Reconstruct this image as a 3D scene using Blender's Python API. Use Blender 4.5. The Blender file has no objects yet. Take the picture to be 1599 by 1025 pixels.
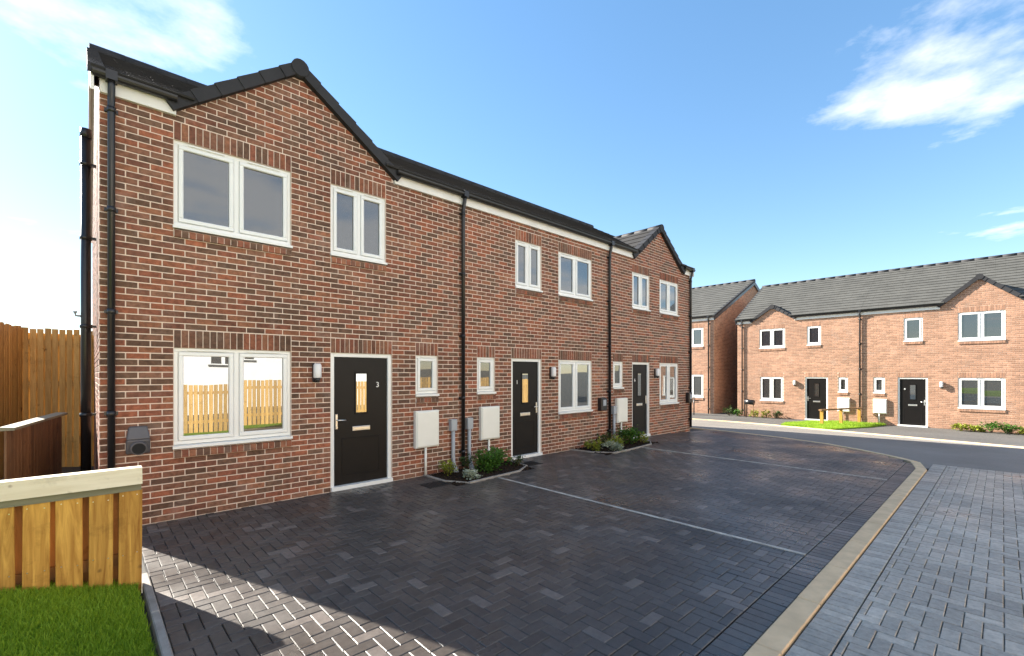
import bpy, math, random
import numpy as np
from mathutils import Vector, Matrix
random.seed(7)
S = bpy.context.scene
COL = S.collection

# ------------------------------------------------------------------ camera
FPX, VPX, HOR, CXP, CAMH = 714.0, 1566.0, 584.0, 799.5, 1.78
ALPHA = math.atan((VPX - CXP) / FPX)
FW = Vector((math.cos(ALPHA), math.sin(ALPHA), 0)); RT = Vector((math.sin(ALPHA), -math.cos(ALPHA), 0))
CAM = Vector((-0.108, -6.894, CAMH))
cd = bpy.data.cameras.new('camera'); cam = bpy.data.objects.new('camera', cd); COL.objects.link(cam)
cam.location = CAM
cam.rotation_euler = (math.pi / 2, 0, math.atan2(-FW.x, FW.y))
cd.sensor_width = 36.0; cd.lens = FPX / 1599.0 * 36.0
cd.shift_y = (HOR - 512.5) / 1599.0
cd.clip_start = 0.05; cd.clip_end = 3000
S.camera = cam

# ------------------------------------------------------------------ world, sun, exposure
SUN_EL = math.radians(29.0); SUN_AZ = math.radians(-20.0)      # azimuth from +Y towards +X
EXPOSURE = 2.0
SUN_STRENGTH = 5.0
SKY_STRENGTH = 0.062
w = bpy.data.worlds.new('World'); S.world = w; w.use_nodes = True
nt = w.node_tree; nt.nodes.clear()
def N(t, tree=None, **kw):
    n = (tree or nt).nodes.new(t)
    for k, v in kw.items(): setattr(n, k, v)
    return n
out = N('ShaderNodeOutputWorld'); bg = N('ShaderNodeBackground'); bg.inputs[1].default_value = SKY_STRENGTH
sk = N('ShaderNodeTexSky', sky_type='NISHITA', sun_disc=False, sun_elevation=SUN_EL, sun_rotation=SUN_AZ,
       altitude=50.0, air_density=1.0, dust_density=0.12, ozone_density=1.8)
hs = N('ShaderNodeHueSaturation'); hs.inputs['Saturation'].default_value = 1.36; hs.inputs['Value'].default_value = 1.0; hs.inputs['Hue'].default_value = 0.5
gm = N('ShaderNodeGamma'); gm.inputs['Gamma'].default_value = 0.72; nt.links.new(sk.outputs[0], gm.inputs['Color'])
sc_ = N('ShaderNodeMixRGB', blend_type='MULTIPLY'); sc_.inputs[0].default_value = 1.0; sc_.inputs[2].default_value = (1.7, 1.7, 1.7, 1); nt.links.new(gm.outputs[0], sc_.inputs[1])
nt.links.new(sc_.outputs[0], hs.inputs['Color'])
# broken fair-weather cloud over the whole sky: noise on the plane of the cloud base
tc = N('ShaderNodeTexCoord'); sx = N('ShaderNodeSeparateXYZ'); nt.links.new(tc.outputs['Generated'], sx.inputs[0])
def MATH(op, a, b=None, tree=None, clamp=False):
    n = N('ShaderNodeMath', tree, operation=op, use_clamp=clamp)
    for i, v in enumerate((a, b)):
        if v is None: continue
        if isinstance(v, (int, float)): n.inputs[i].default_value = v
        else: (tree or nt).links.new(v, n.inputs[i])
    return n.outputs[0]
zz = MATH('MAXIMUM', sx.outputs[2], 0.06)
cu = MATH('DIVIDE', sx.outputs[0], zz); cv = MATH('DIVIDE', sx.outputs[1], zz)
cmb = N('ShaderNodeCombineXYZ'); nt.links.new(cu, cmb.inputs[0]); nt.links.new(cv, cmb.inputs[1])
no = N('ShaderNodeTexNoise'); no.inputs['Scale'].default_value = 0.9; no.inputs['Detail'].default_value = 9.0; no.inputs['Roughness'].default_value = 0.58
mp = N('ShaderNodeMapping'); CLOUD_MAP = mp; mp.inputs['Location'].default_value = (-46.445, -44.298, 1.751)
nt.links.new(cmb.outputs[0], mp.inputs[0]); nt.links.new(mp.outputs[0], no.inputs[0])
cr = N('ShaderNodeValToRGB'); cr.color_ramp.elements[0].position = 0.615; cr.color_ramp.elements[1].position = 0.79
# the sky mirrored in the terrace windows is a grey-white cloud sheet: the cover thickens towards -Y
cover = MATH('MULTIPLY', MATH('ADD', MATH('MULTIPLY', sx.outputs[1], -1.0), 0.10), 0.30, clamp=True)
nt.links.new(MATH('ADD', no.outputs[0], cover), cr.inputs[0])
fade = MATH('MULTIPLY', MATH('ADD', sx.outputs[2], 0.02), 8.0, clamp=True)
mask = MATH('MULTIPLY', cr.outputs[0], fade); mask = MATH('MULTIPLY', mask, 0.85)
mx = N('ShaderNodeMixRGB'); mx.inputs[2].default_value = (7.6, 7.4, 7.1, 1)
nt.links.new(mask, mx.inputs[0]); nt.links.new(hs.outputs[0], mx.inputs[1]); nt.links.new(mx.outputs[0], bg.inputs[0])
nt.links.new(bg.outputs[0], out.inputs[0])

sl = bpy.data.lights.new('sun', 'SUN'); sl.energy = SUN_STRENGTH; sl.angle = math.radians(0.5); sl.color = (1.0, 0.94, 0.84)
so = bpy.data.objects.new('sun', sl); COL.objects.link(so)
sdir = Vector((math.sin(SUN_AZ) * math.cos(SUN_EL), math.cos(SUN_AZ) * math.cos(SUN_EL), math.sin(SUN_EL)))
so.rotation_euler = sdir.to_track_quat('Z', 'Y').to_euler(); so.location = (-10, 20, 20)
vs = S.view_settings; vs.view_transform = 'Standard'; vs.look = 'None'; vs.exposure = EXPOSURE; vs.gamma = 1.0; vs.use_curve_mapping = False

# ------------------------------------------------------------------ materials
def new_mat(name):
    m = bpy.data.materials.new(name); m.use_nodes = True
    t = m.node_tree; b = t.nodes['Principled BSDF']
    return m, t, b
def noise(t, scale, detail=4.0, rough=0.55, vec=None, dist=0.0):
    n = t.nodes.new('ShaderNodeTexNoise'); n.inputs['Scale'].default_value = scale
    n.inputs['Detail'].default_value = detail; n.inputs['Roughness'].default_value = rough; n.inputs['Distortion'].default_value = dist
    if vec is None:
        g = t.nodes.get('GEO') or t.nodes.new('ShaderNodeNewGeometry'); g.name = 'GEO'; vec = g.outputs['Position']
    t.links.new(vec, n.inputs['Vector'])
    return n.outputs['Fac']
def ramp(t, fac, stops, interp='LINEAR'):
    r = t.nodes.new('ShaderNodeValToRGB'); r.color_ramp.interpolation = interp
    e = r.color_ramp.elements
    while len(e) < len(stops): e.new(0.5)
    for i, (p, c) in enumerate(stops):
        e[i].position = p; e[i].color = (c[0], c[1], c[2], 1) if not isinstance(c, (int, float)) else (c, c, c, 1)
    t.links.new(fac, r.inputs[0]); return r.outputs[0]
def mixc(t, fac, a, b, mode='MIX'):
    n = t.nodes.new('ShaderNodeMixRGB'); n.blend_type = mode
    for i, v in ((0, fac), (1, a), (2, b)):
        if isinstance(v, (int, float)): n.inputs[i].default_value = v
        elif isinstance(v, tuple): n.inputs[i].default_value = (*v, 1) if len(v) == 3 else v
        else: t.links.new(v, n.inputs[i])
    return n.outputs[0]
def bump(t, b, h, strength, dist=0.01):
    n = t.nodes.new('ShaderNodeBump'); n.inputs['Strength'].default_value = strength; n.inputs['Distance'].default_value = dist
    t.links.new(h, n.inputs['Height']); t.links.new(n.outputs[0], b.inputs['Normal'])
def attr(t, name='rnd'):
    a = t.nodes.new('ShaderNodeAttribute'); a.attribute_name = name; return a.outputs['Fac']
def simple(name, col, rough=0.5, var=0.12, nscale=6.0, bumps=0.0, bscale=60.0, spec=0.5, metal=0.0):
    m, t, b = new_mat(name)
    v = ramp(t, noise(t, nscale, 5.0), [(0.3, 1 - var), (0.7, 1 + var)])
    c = mixc(t, 1.0, col, v, 'MULTIPLY'); t.links.new(c, b.inputs['Base Color'])
    b.inputs['Roughness'].default_value = rough; b.inputs['Specular IOR Level'].default_value = spec; b.inputs['Metallic'].default_value = metal
    if bumps: bump(t, b, noise(t, bscale, 4.0), bumps, 0.004)
    return m
MAT = {}
def brick_mat(name, cols, mott=0.35):
    m, t, b = new_mat(name)
    a = attr(t)
    c = ramp(t, a, [(i / len(cols), cc) for i, cc in enumerate(cols)], 'CONSTANT')
    mot = ramp(t, noise(t, 16.0, 6.0, 0.65, dist=0.6), [(0.34, 1 - mott), (0.66, 1 + mott * 0.75)])
    c = mixc(t, 1.0, c, mot, 'MULTIPLY')
    big = ramp(t, noise(t, 0.7, 3.0), [(0.3, 0.8), (0.7, 1.16)])
    c = mixc(t, 1.0, c, big, 'MULTIPLY')
    soot = ramp(t, noise(t, 48.0, 3.0, 0.7), [(0.60, 0.0), (0.78, 0.55)])
    c = mixc(t, soot, c, (0.055, 0.04, 0.036))
    bloom = ramp(t, noise(t, 2.3, 7.0, 0.7), [(0.55, 0.0), (0.74, 0.36)])
    c = mixc(t, bloom, c, (.40, .31, .26))
    t.links.new(c, b.inputs['Base Color']); b.inputs['Roughness'].default_value = 0.82; b.inputs['Specular IOR Level'].default_value = 0.25
    bump(t, b, noise(t, 130.0, 5.0, 0.7), 0.5, 0.003)
    return m
BR = [(.31, .105, .066), (.255, .09, .062), (.175, .078, .056), (.225, .10, .072), (.125, .07, .057), (.285, .118, .076),
      (.20, .085, .064), (.10, .062, .054), (.265, .097, .063), (.155, .085, .065), (.235, .112, .082), (.185, .074, .055)]
BR = [(max(r, .135) * 1.02, max(g, .072) * 1.05, max(b, .05) * .90) for r, g, b in BR]
random.shuffle(BR)
MAT['brick'] = brick_mat('red multi brick', BR)
BRP = [tuple(c * v for c in (.37, .205, .132)) for v in (1.0, .92, 1.1, .84, 1.04, .78)]
MAT['brick_pale'] = brick_mat('orange brick', BRP, 0.2)
MAT['mortar'] = simple('mortar', (.74, .60, .50), 0.95, 0.12, 9.0, 0.5, 220.0, 0.1)
MAT['mortar_pale'] = simple('mortar pale', (.62, .46, .34), 0.95, 0.12, 9.0, 0.4, 220.0, 0.1)
MAT['upvc'] = simple('white upvc', (.80, .80, .77), 0.28, 0.03, 2.0)
MAT['fascia'] = simple('white fascia board', (.76, .74, .69), 0.35, 0.06, 3.0)
MAT['black_plastic'] = simple('black plastic', (.016, .015, .016), 0.32, 0.2, 5.0)
MAT['door_black'] = simple('black door skin', (.0075, .0058, .005), 0.42, 0.15, 4.0, 0.12, 300.0, 0.22)
MAT['steel'] = simple('satin chrome', (.72, .70, .66), 0.28, 0.06, 30.0, metal=0.9)
MAT['grey_plastic'] = simple('grey plastic', (.36, .38, .40), 0.5, 0.06, 6.0)
MAT['flue'] = simple('dark grey plastic', (.09, .085, .09), 0.42, 0.12, 6.0)
MAT['meter'] = simple('white meter cabinet', (.80, .78, .70), 0.45, 0.04, 3.0)
MAT['lamp_globe'] = simple('frosted lamp cover', (.78, .76, .74), 0.3, 0.03, 20.0)
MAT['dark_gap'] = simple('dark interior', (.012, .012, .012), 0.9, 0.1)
def tile_mat(name, col, rough):
    m, t, b = new_mat(name)
    v = ramp(t, noise(t, 1.6, 6.0, 0.6), [(0.3, 0.8), (0.7, 1.2)])
    c = mixc(t, 1.0, col, v, 'MULTIPLY')
    sp = ramp(t, noise(t, 60.0, 3.0, 0.7), [(0.55, 0.0), (0.8, 0.5)])
    c = mixc(t, sp, c, (col[0] * 1.8, col[1] * 1.9, col[2] * 1.7))
    t.links.new(c, b.inputs['Base Color']); b.inputs['Roughness'].default_value = rough; b.inputs['Specular IOR Level'].default_value = 0.22
    bump(t, b, noise(t, 90.0, 4.0), 0.2, 0.003)
    return m
MAT['tile'] = tile_mat('charcoal roof tile', (.034, .032, .031), 0.85)
MAT['tile_grey'] = tile_mat('grey roof tile', (.078, .076, .069), 0.8)
MAT['verge'] = tile_mat('dry verge plastic', (.032, .031, .033), 0.65)
def paver_mat(name, cols, rough, mott=0.25):
    m, t, b = new_mat(name)
    a = attr(t)
    c = ramp(t, a, [(i / len(cols), cc) for i, cc in enumerate(cols)], 'CONSTANT')
    mot = ramp(t, noise(t, 22.0, 6.0, 0.65), [(0.3, 1 - mott), (0.7, 1 + mott)])
    c = mixc(t, 1.0, c, mot, 'MULTIPLY')
    big = ramp(t, noise(t, 0.9, 6.0, 0.65), [(0.3, 0.74), (0.7, 1.26)])
    c = mixc(t, 1.0, c, big, 'MULTIPLY')
    du = ramp(t, noise(t, 1.9, 8.0, 0.72), [(0.54, 0.0), (0.76, 0.22)])
    c = mixc(t, du, c, (.20, .175, .145))
    ty = ramp(t, noise(t, 3.4, 3.0, 0.5), [(0.68, 0.0), (0.78, 0.2)])
    c = mixc(t, ty, c, (.02, .018, .017))
    t.links.new(c, b.inputs['Base Color'])
    r = ramp(t, noise(t, 0.8, 6.0, 0.62), [(0.32, rough - 0.2), (0.68, rough + 0.16)])
    t.links.new(r, b.inputs['Roughness']); b.inputs['Specular IOR Level'].default_value = 0.5
    bump(t, b, noise(t, 110.0, 5.0, 0.7), 0.45, 0.003)
    return m
DP = [tuple(c * k for c, k in zip((.070, .0595, .0525), (v, v, v))) for v in (.9, 1.05, .8, 1.2, .95, .85, 1.1, .9, 1.0, .75, 1.15, 1.0, .92, 1.08, .87, 1.9)]
MAT['paver_dark'] = paver_mat('charcoal block paver', DP, 0.42)
RP = [tuple(c * v for c in (.37, .34, .285)) for v in (.95, 1.06, .86, 1.15, 1.0, .9, 1.1, .8)]
MAT['paver_grey'] = paver_mat('grey block paver', RP, 0.46)
MAT['joint'] = simple('joint sand', (.028, .026, .025), 0.95, 0.3, 30.0)
MAT['kerb'] = simple('buff concrete kerb', (.66, .49, .30), 0.85, 0.14, 5.0, 0.4, 140.0, 0.2)
MAT['edging'] = simple('pale concrete edging', (.30, .27, .235), 0.9, 0.2, 8.0, 0.4, 140.0, 0.2)
MAT['linepaint'] = simple('pale bay line', (.48, .45, .40), 0.8, 0.3, 7.0, 0.3, 120.0, 0.2)
MAT['soil'] = simple('dark soil', (.030, .020, .014), 0.95, 0.4, 18.0, 0.9, 60.0, 0.1)
def asphalt_mat(name, col, rough=0.8):
    m, t, b = new_mat(name)
    v = ramp(t, noise(t, 0.5, 6.0, 0.6), [(0.3, 0.8), (0.7, 1.2)])
    c = mixc(t, 1.0, col, v, 'MULTIPLY')
    sp = ramp(t, noise(t, 180.0, 2.0, 0.6), [(0.4, 0.7), (0.65, 1.35)])
    c = mixc(t, 1.0, c, sp, 'MULTIPLY')
    t.links.new(c, b.inputs['Base Color']); b.inputs['Roughness'].default_value = rough
    bump(t, b, noise(t, 160.0, 3.0), 0.4, 0.004)
    return m
MAT['asphalt'] = asphalt_mat('asphalt', (.20, .178, .152), 0.75)
MAT['tarmac'] = asphalt_mat('drive tarmac', (.085, .08, .073), 0.8)
MAT['ground'] = asphalt_mat('ground', (.07, .068, .06), 0.9)
def wood_mat(name, c0, c1, axis='Z', rough=0.6):
    m, t, b = new_mat(name)
    g = t.nodes.new('ShaderNodeNewGeometry')
    mpn = t.nodes.new('ShaderNodeMapping'); mpn.inputs['Scale'].default_value = {'Z': (14, 14, 1.1), 'X': (1.1, 14, 14), 'Y': (14, 1.1, 14)}[axis]
    t.links.new(g.outputs['Position'], mpn.inputs[0])
    a = attr(t)
    off = t.nodes.new('ShaderNodeCombineXYZ'); t.links.new(MATH('MULTIPLY', a, 40.0, t), off.inputs[0])
    ad = t.nodes.new('ShaderNodeVectorMath'); ad.operation = 'ADD'; t.links.new(mpn.outputs[0], ad.inputs[0]); t.links.new(off.outputs[0], ad.inputs[1])
    gr = noise(t, 1.6, 6.0, 0.62, ad.outputs[0], 1.2)
    c = ramp(t, gr, [(0.25, c0), (0.5, tuple((x + y) / 2 for x, y in zip(c0, c1))), (0.75, c1)])
    var = ramp(t, a, [(0.0, 0.72), (1.0, 1.2)])
    st = ramp(t, noise(t, 3.1, 5.0, 0.7), [(0.55, 0.0), (0.72, 0.5)])
    c = mixc(t, st, c, tuple(x * .42 for x in c0))
    c = mixc(t, 1.0, c, var, 'MULTIPLY')
    kn = ramp(t, noise(t, 7.0, 2.0, 0.4), [(0.70, 0.0), (0.76, 0.75)])
    c = mixc(t, kn, c, (.10, .045, .015))
    t.links.new(c, b.inputs['Base Color']); b.inputs['Roughness'].default_value = rough; b.inputs['Specular IOR Level'].default_value = 0.3
    bump(t, b, gr, 0.35, 0.004)
    return m
MAT['wood'] = wood_mat('honey timber', (.26, .10, .012), (.70, .40, .085))
MAT['wood_tall'] = wood_mat('yellow timber', (.42, .23, .062), (.66, .42, .145))
MAT['wood_dark'] = wood_mat('dark brown timber', (.14, .07, .03), (.27, .14, .06))  # dark brown puts the screen's shade into the colour; posts and rails share it
MAT['wood_cap'] = wood_mat('pale timber cap', (.66, .56, .38), (.80, .71, .53), 'X')
MAT['wood_rail'] = wood_mat('grey green timber rail', (.17, .165, .11), (.27, .25, .17), 'X')
def glass_mat(name, refl, base=(.012, .013, .015)):
    m, t, b = new_mat(name)
    b.inputs['Base Color'].default_value = (*base, 1); b.inputs['Roughness'].default_value = 0.25
    gl = t.nodes.new('ShaderNodeBsdfGlossy'); gl.inputs['Roughness'].default_value = 0.0; gl.inputs['Color'].default_value = (.93, .95, .96, 1)
    bn = t.nodes.new('ShaderNodeBump'); bn.inputs['Strength'].default_value = 0.02; bn.inputs['Distance'].default_value = 0.02
    t.links.new(noise(t, 1.7, 1.0), bn.inputs['Height']); t.links.new(bn.outputs[0], gl.inputs['Normal'])
    fr = t.nodes.new('ShaderNodeFresnel'); fr.inputs['IOR'].default_value = 1.5
    f = MATH('ADD', fr.outputs[0], refl, t, clamp=True)
    ms = t.nodes.new('ShaderNodeMixShader'); t.links.new(f, ms.inputs[0]); t.links.new(b.outputs[0], ms.inputs[1]); t.links.new(gl.outputs[0], ms.inputs[2])
    t.links.new(ms.outputs[0], t.nodes['Material Output'].inputs[0])
    return m
MAT['glass'] = glass_mat('coated window glass', 0.21)
MAT['glass_up'] = glass_mat('upper window glass', 0.085, (.018, .019, .023))
MAT['glass_low'] = glass_mat('clear window glass', 0.10, (.03, .03, .028))
MAT['glass_slot'] = glass_mat('obscured door glass', 0.30, (.03, .03, .025))
def leaf_mat(name, c0, c1, trans=0.25):
    m, t, b = new_mat(name)
    c = ramp(t, attr(t), [(0.0, c0), (1.0, c1)]); t.links.new(c, b.inputs['Base Color'])
    b.inputs['Roughness'].default_value = 0.55; b.inputs['Specular IOR Level'].default_value = 0.3
    tr = t.nodes.new('ShaderNodeBsdfTranslucent'); t.links.new(c, tr.inputs[0])
    ms = t.nodes.new('ShaderNodeMixShader'); ms.inputs[0].default_value = trans
    t.links.new(b.outputs[0], ms.inputs[1]); t.links.new(tr.outputs[0], ms.inputs[2]); t.links.new(ms.outputs[0], t.nodes['Material Output'].inputs[0])
    return m
MAT['grass'] = leaf_mat('lawn grass', (.15, .28, .014), (.38, .53, .04), 0.4)
MAT['turf'] = simple('turf base', (.14, .24, .015), 0.9, 0.35, 14.0, 0.6, 70.0, 0.1)
MAT['leaf_green'] = leaf_mat('green leaf', (.035, .10, .012), (.10, .22, .03))
MAT['leaf_yellow'] = leaf_mat('yellow green leaf', (.16, .20, .02), (.36, .38, .05))
MAT['leaf_silver'] = leaf_mat('silver leaf', (.22, .27, .17), (.55, .58, .44))
MAT['leaf_dark'] = leaf_mat('dark leaf', (.03, .06, .012), (.07, .11, .03))
MAT['petal'] = simple('white petal', (.8, .79, .74), 0.6, 0.05)
MAT['stem'] = simple('woody stem', (.08, .05, .025), 0.8, 0.2, 30.0)
MAT['render_white'] = simple('white render', (.78, .77, .74), 0.9, 0.05, 2.0, 0.2, 90.0, 0.2)
MAT['cover'] = simple('iron cover', (.016, .015, .015), 0.6, 0.3, 30.0, 0.4, 120.0)

# ------------------------------------------------------------------ mesh helpers
class MB:
    def __init__(s): s.v = []; s.f = []; s.r = []; s.sm = []
    def face(s, idx, r=0.5, smooth=False): s.f.append(idx); s.r.append(r); s.sm.append(smooth)
    def box(s, x0, x1, y0, y1, z0, z1, r=0.5):
        b = len(s.v)
        s.v += [(x0, y0, z0), (x1, y0, z0), (x1, y1, z0), (x0, y1, z0), (x0, y0, z1), (x1, y0, z1), (x1, y1, z1), (x0, y1, z1)]
        for q in ((0, 3, 2, 1), (4, 5, 6, 7), (0, 1, 5, 4), (1, 2, 6, 5), (2, 3, 7, 6), (3, 0, 4, 7)): s.face([b + i for i in q], r)
    def hexa(s, pts, r=0.5):
        b = len(s.v); s.v += [tuple(p) for p in pts]
        for q in ((0, 3, 2, 1), (4, 5, 6, 7), (0, 1, 5, 4), (1, 2, 6, 5), (2, 3, 7, 6), (3, 0, 4, 7)): s.face([b + i for i in q], r)
    def quad(s, pts, r=0.5):
        b = len(s.v); s.v += [tuple(p) for p in pts]; s.face(list(range(b, b + len(pts))), r)
    def prism(s, poly, d0, d1, bev, mp, r=0.5, back=False):
        """poly: CCW 2D points; front face at depth d0 (inset by bev), sides back to d1; mp(a, b, d) -> xyz"""
        n = len(poly); cx = sum(p[0] for p in poly) / n; cy = sum(p[1] for p in poly) / n
        b = len(s.v)
        ins = []
        for i in range(n):
            p0, p1, p2 = poly[i - 1], poly[i], poly[(i + 1) % n]
            e1 = (p1[0] - p0[0], p1[1] - p0[1]); e2 = (p2[0] - p1[0], p2[1] - p1[1])
            l1 = math.hypot(*e1) or 1e-6; l2 = math.hypot(*e2) or 1e-6
            n1 = (-e1[1] / l1, e1[0] / l1); n2 = (-e2[1] / l2, e2[0] / l2)
            k = 1 + n1[0] * n2[0] + n1[1] * n2[1]; k = max(k, 0.35)
            ins.append((p1[0] + bev * (n1[0] + n2[0]) / k, p1[1] + bev * (n1[1] + n2[1]) / k))
        s.v += [mp(p[0], p[1], d0) for p in ins] + [mp(p[0], p[1], d0 + bev) for p in poly] + [mp(p[0], p[1], d1) for p in poly]
        s.face([b + i for i in range(n)], r)
        for i in range(n):
            j = (i + 1) % n
            s.face([b + n + i, b + n + j, b + j, b + i], r)
            s.face([b + 2 * n + i, b + 2 * n + j, b + n + j, b + n + i], r)
        if back: s.face([b + 2 * n + i for i in range(n)][::-1], r)
    def tube(s, pts, rad, n=10, r=0.5, caps=True):
        pts = [Vector(p) for p in pts]; rings = []
        rads = rad if isinstance(rad, (list, tuple)) else [rad] * len(pts)
        for i, p in enumerate(pts):
            d = (pts[min(i + 1, len(pts) - 1)] - pts[max(i - 1, 0)]).normalized()
            a = Vector((0, 0, 1)) if abs(d.z) < 0.9 else Vector((1, 0, 0))
            u = d.cross(a).normalized(); v = d.cross(u).normalized()
            b = len(s.v)
            for k in range(n):
                t = 2 * math.pi * k / n
                s.v.append(tuple(p + rads[i] * (math.cos(t) * u + math.sin(t) * v)))
            rings.append(b)
        for a, b in zip(rings, rings[1:]):
            for k in range(n): s.face([a + k, a + (k + 1) % n, b + (k + 1) % n, b + k], r, True)
        if caps:
            s.face([rings[0] + k for k in range(n)][::-1], r); s.face([rings[-1] + k for k in range(n)], r)
    def build(s, name, mat, parent=None, kind=None, loc=None):
        me = mesh_of(s, name, mat); return link(name, me, parent, kind, loc)
def mesh_of(s, name, mat):
    me = bpy.data.meshes.new(name); me.from_pydata(s.v, [], s.f)
    a = me.attributes.new('rnd', 'FLOAT', 'FACE'); a.data.foreach_set('value', s.r)
    if any(s.sm): me.polygons.foreach_set('use_smooth', s.sm)
    me.materials.append(MAT[mat] if isinstance(mat, str) else mat); me.validate(); me.update()
    return me
def link(name, me, parent=None, kind=None, loc=None):
    o = bpy.data.objects.new(name, me); COL.objects.link(o)
    if parent: o.parent = parent
    if kind: o['kind'] = kind
    if loc is not None: o.location = loc
    return o
def tag(o, label, cat, group=None):
    o['label'] = label; o['category'] = cat
    if group: o['group'] = group
    return o
def thing(name, label, cat, loc=(0, 0, 0), rz=0.0, group=None):
    o = bpy.data.objects.new(name, None); COL.objects.link(o); o.empty_display_size = 0.2
    o.location = loc; o.rotation_euler = (0, 0, rz); return tag(o, label, cat, group)
def clip_poly(poly, a, b, c):
    """keep a*x + b*y <= c"""
    res = []
    for i in range(len(poly)):
        p, q = poly[i], poly[(i + 1) % len(poly)]
        dp = a * p[0] + b * p[1] - c; dq = a * q[0] + b * q[1] - c
        if dp <= 0: res.append(p)
        if (dp < 0 < dq) or (dq < 0 < dp):
            t = dp / (dp - dq); res.append((p[0] + t * (q[0] - p[0]), p[1] + t * (q[1] - p[1])))
    return res
def area(poly): return abs(sum(poly[i][0] * poly[(i + 1) % len(poly)][1] - poly[(i + 1) % len(poly)][0] * poly[i][1] for i in range(len(poly)))) / 2 if len(poly) > 2 else 0
def rect(x0, x1, y0, y1): return [(x0, y0), (x1, y0), (x1, y1), (x0, y1)]
FRONT = lambda u, z, d: (u, d, z)                    # facade: d grows into the wall

# ------------------------------------------------------------------ ground
def gz(X): return -0.48 * min(max((X - 12.0) / 12.0, 0.0), 1.0)
def sheet(name, poly, mat, dz, step=1.0, kind='structure', parent=None):
    """flat sheet that follows the fall of the site along X"""
    mb = MB(); xs = [p[0] for p in poly]
    cuts = [c for c in (12.0, 24.0) if min(xs) < c < max(xs)]
    edges = [min(xs)] + cuts + [max(xs)]
    for a, b in zip(edges, edges[1:]):
        q = clip_poly(clip_poly(poly, 1, 0, b), -1, 0, -a)
        if area(q) > 1e-5: mb.quad([(x, y, gz(x) + dz) for x, y in q])
    return mb.build(name, mat, parent, kind)
sheet('ground', rect(-900, 1500, -1200, 1200), 'ground', -0.06)
# parking drive: joint bed with the blocks on it
drive_poly = [(0.29, 0.6), (0.29, -5.76), (11.3, -5.76), (11.95, -5.62), (12.8, -5.1), (13.6, -4.4), (14.35, -3.6), (15.0, -2.3), (15.4, -1.0), (15.6, 0.6)]
drive = sheet('driveway', drive_poly, 'joint', -0.022)
road = sheet('road', rect(-14, 12.1, -9.0, -5.92), 'joint', -0.02)
lane_poly = [(12.1, -14), (12.1, -5.953), (11.5, -5.953), (11.5, -5.88), (12.1, -5.72), (12.9, -5.2), (13.7, -4.5), (14.45, -3.65), (15.1, -2.35), (15.5, -1.0), (15.7, 0.6), (15.9, 9), (15.9, 30), (20.7, 30), (20.7, 6), (20.75, 3), (20.85, 1.2), (20.65, -0.5), (20.25, -1.8), (19.95, -3), (19.6, -4.5), (19.2, -6), (18.9, -7.3), (18.3, -10), (17.3, -14)]
sheet('access_road', lane_poly, 'asphalt', -0.006)
kerb_line = [(20.7, 30), (20.7, 6), (20.75, 3), (20.85, 1.2), (20.65, -0.5), (20.25, -1.8), (19.95, -3), (19.6, -4.5), (19.2, -6), (18.9, -7.3), (18.3, -10), (17.3, -14)]
sheet('pavement', kerb_line + [(36, -14), (36, 30)], 'tarmac', 0.0)
def inside(poly, x, y):
    c = False
    for i in range(len(poly)):
        (x1, y1), (x2, y2) = poly[i], poly[i - 1]
        if (y1 > y) != (y2 > y) and x < (x2 - x1) * (y - y1) / (y2 - y1) + x1: c = not c
    return c
def strip_along(pts, w, z0, z1, seg, name, mat, parent=None, gap=0.006):
    """kerb stones laid along a polyline, each a piece of its own"""
    pts = [Vector((p[0], p[1], 0)) for p in pts]; L = [0]
    for a, b in zip(pts, pts[1:]): L.append(L[-1] + (b - a).length)
    def at(s):
        for i in range(len(L) - 1):
            if s <= L[i + 1] or i == len(L) - 2:
                t = (s - L[i]) / (L[i + 1] - L[i]); d = (pts[i + 1] - pts[i]).normalized()
                return pts[i].lerp(pts[i + 1], t), Vector((-d.y, d.x, 0))
    n = max(1, int(round(L[-1] / seg)))
    for k in range(n):
        a, na = at(L[-1] * k / n + gap / 2); b, nb = at(L[-1] * (k + 1) / n - gap / 2)
        mb = MB(); q = [a - na * w / 2, b - nb * w / 2, b + nb * w / 2, a + na * w / 2]
        if area([(p.x, p.y) for p in q]) and ((q[1] - q[0]).cross(q[2] - q[0])).z < 0: q = q[::-1]
        dz = random.uniform(-.002, .002)
        mb.prism([(p.x, p.y) for p in q], -(z1 + dz), -z0, 0.008, lambda x, y, d: (x, y, gz(x) - d), random.random())
        mb.build(name, mat, parent)
def structure(name, loc=(0, 0, 0)):
    o = bpy.data.objects.new(name, None); COL.objects.link(o); o['kind'] = 'structure'; o.location = loc; return o
kerb = structure('kerb')
strip_along([(0.4, -5.86), (11.3, -5.86), (11.75, -5.84), (12.13, -5.69)], 0.16, -0.05, 0.014, 0.9, 'kerb_stone', 'kerb', kerb)
strip_along([(12.16, -5.67), (12.55, -5.44), (12.9, -5.18), (13.68, -4.46), (14.42, -3.64), (15.07, -2.33), (15.47, -1.0), (15.66, 0.6), (15.8, 4)], 0.13, -0.05, 0.014, 0.6, 'kerb_stone', 'kerb', kerb)
far_kerb = structure('kerb')
strip_along(kerb_line[1:-1], 0.16, -0.05, 0.03, 0.9, 'kerb_stone', 'kerb', far_kerb)

beds = {'a': [(4.22, 0.0), (4.22, -1.0), (6.05, -0.86), (6.2, -0.05), (6.2, 0.0)], 'b': [(8.2, 0.0), (8.3, -0.95), (9.3, -0.95), (10.7, -0.8), (10.74, 0.0)]}
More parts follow.
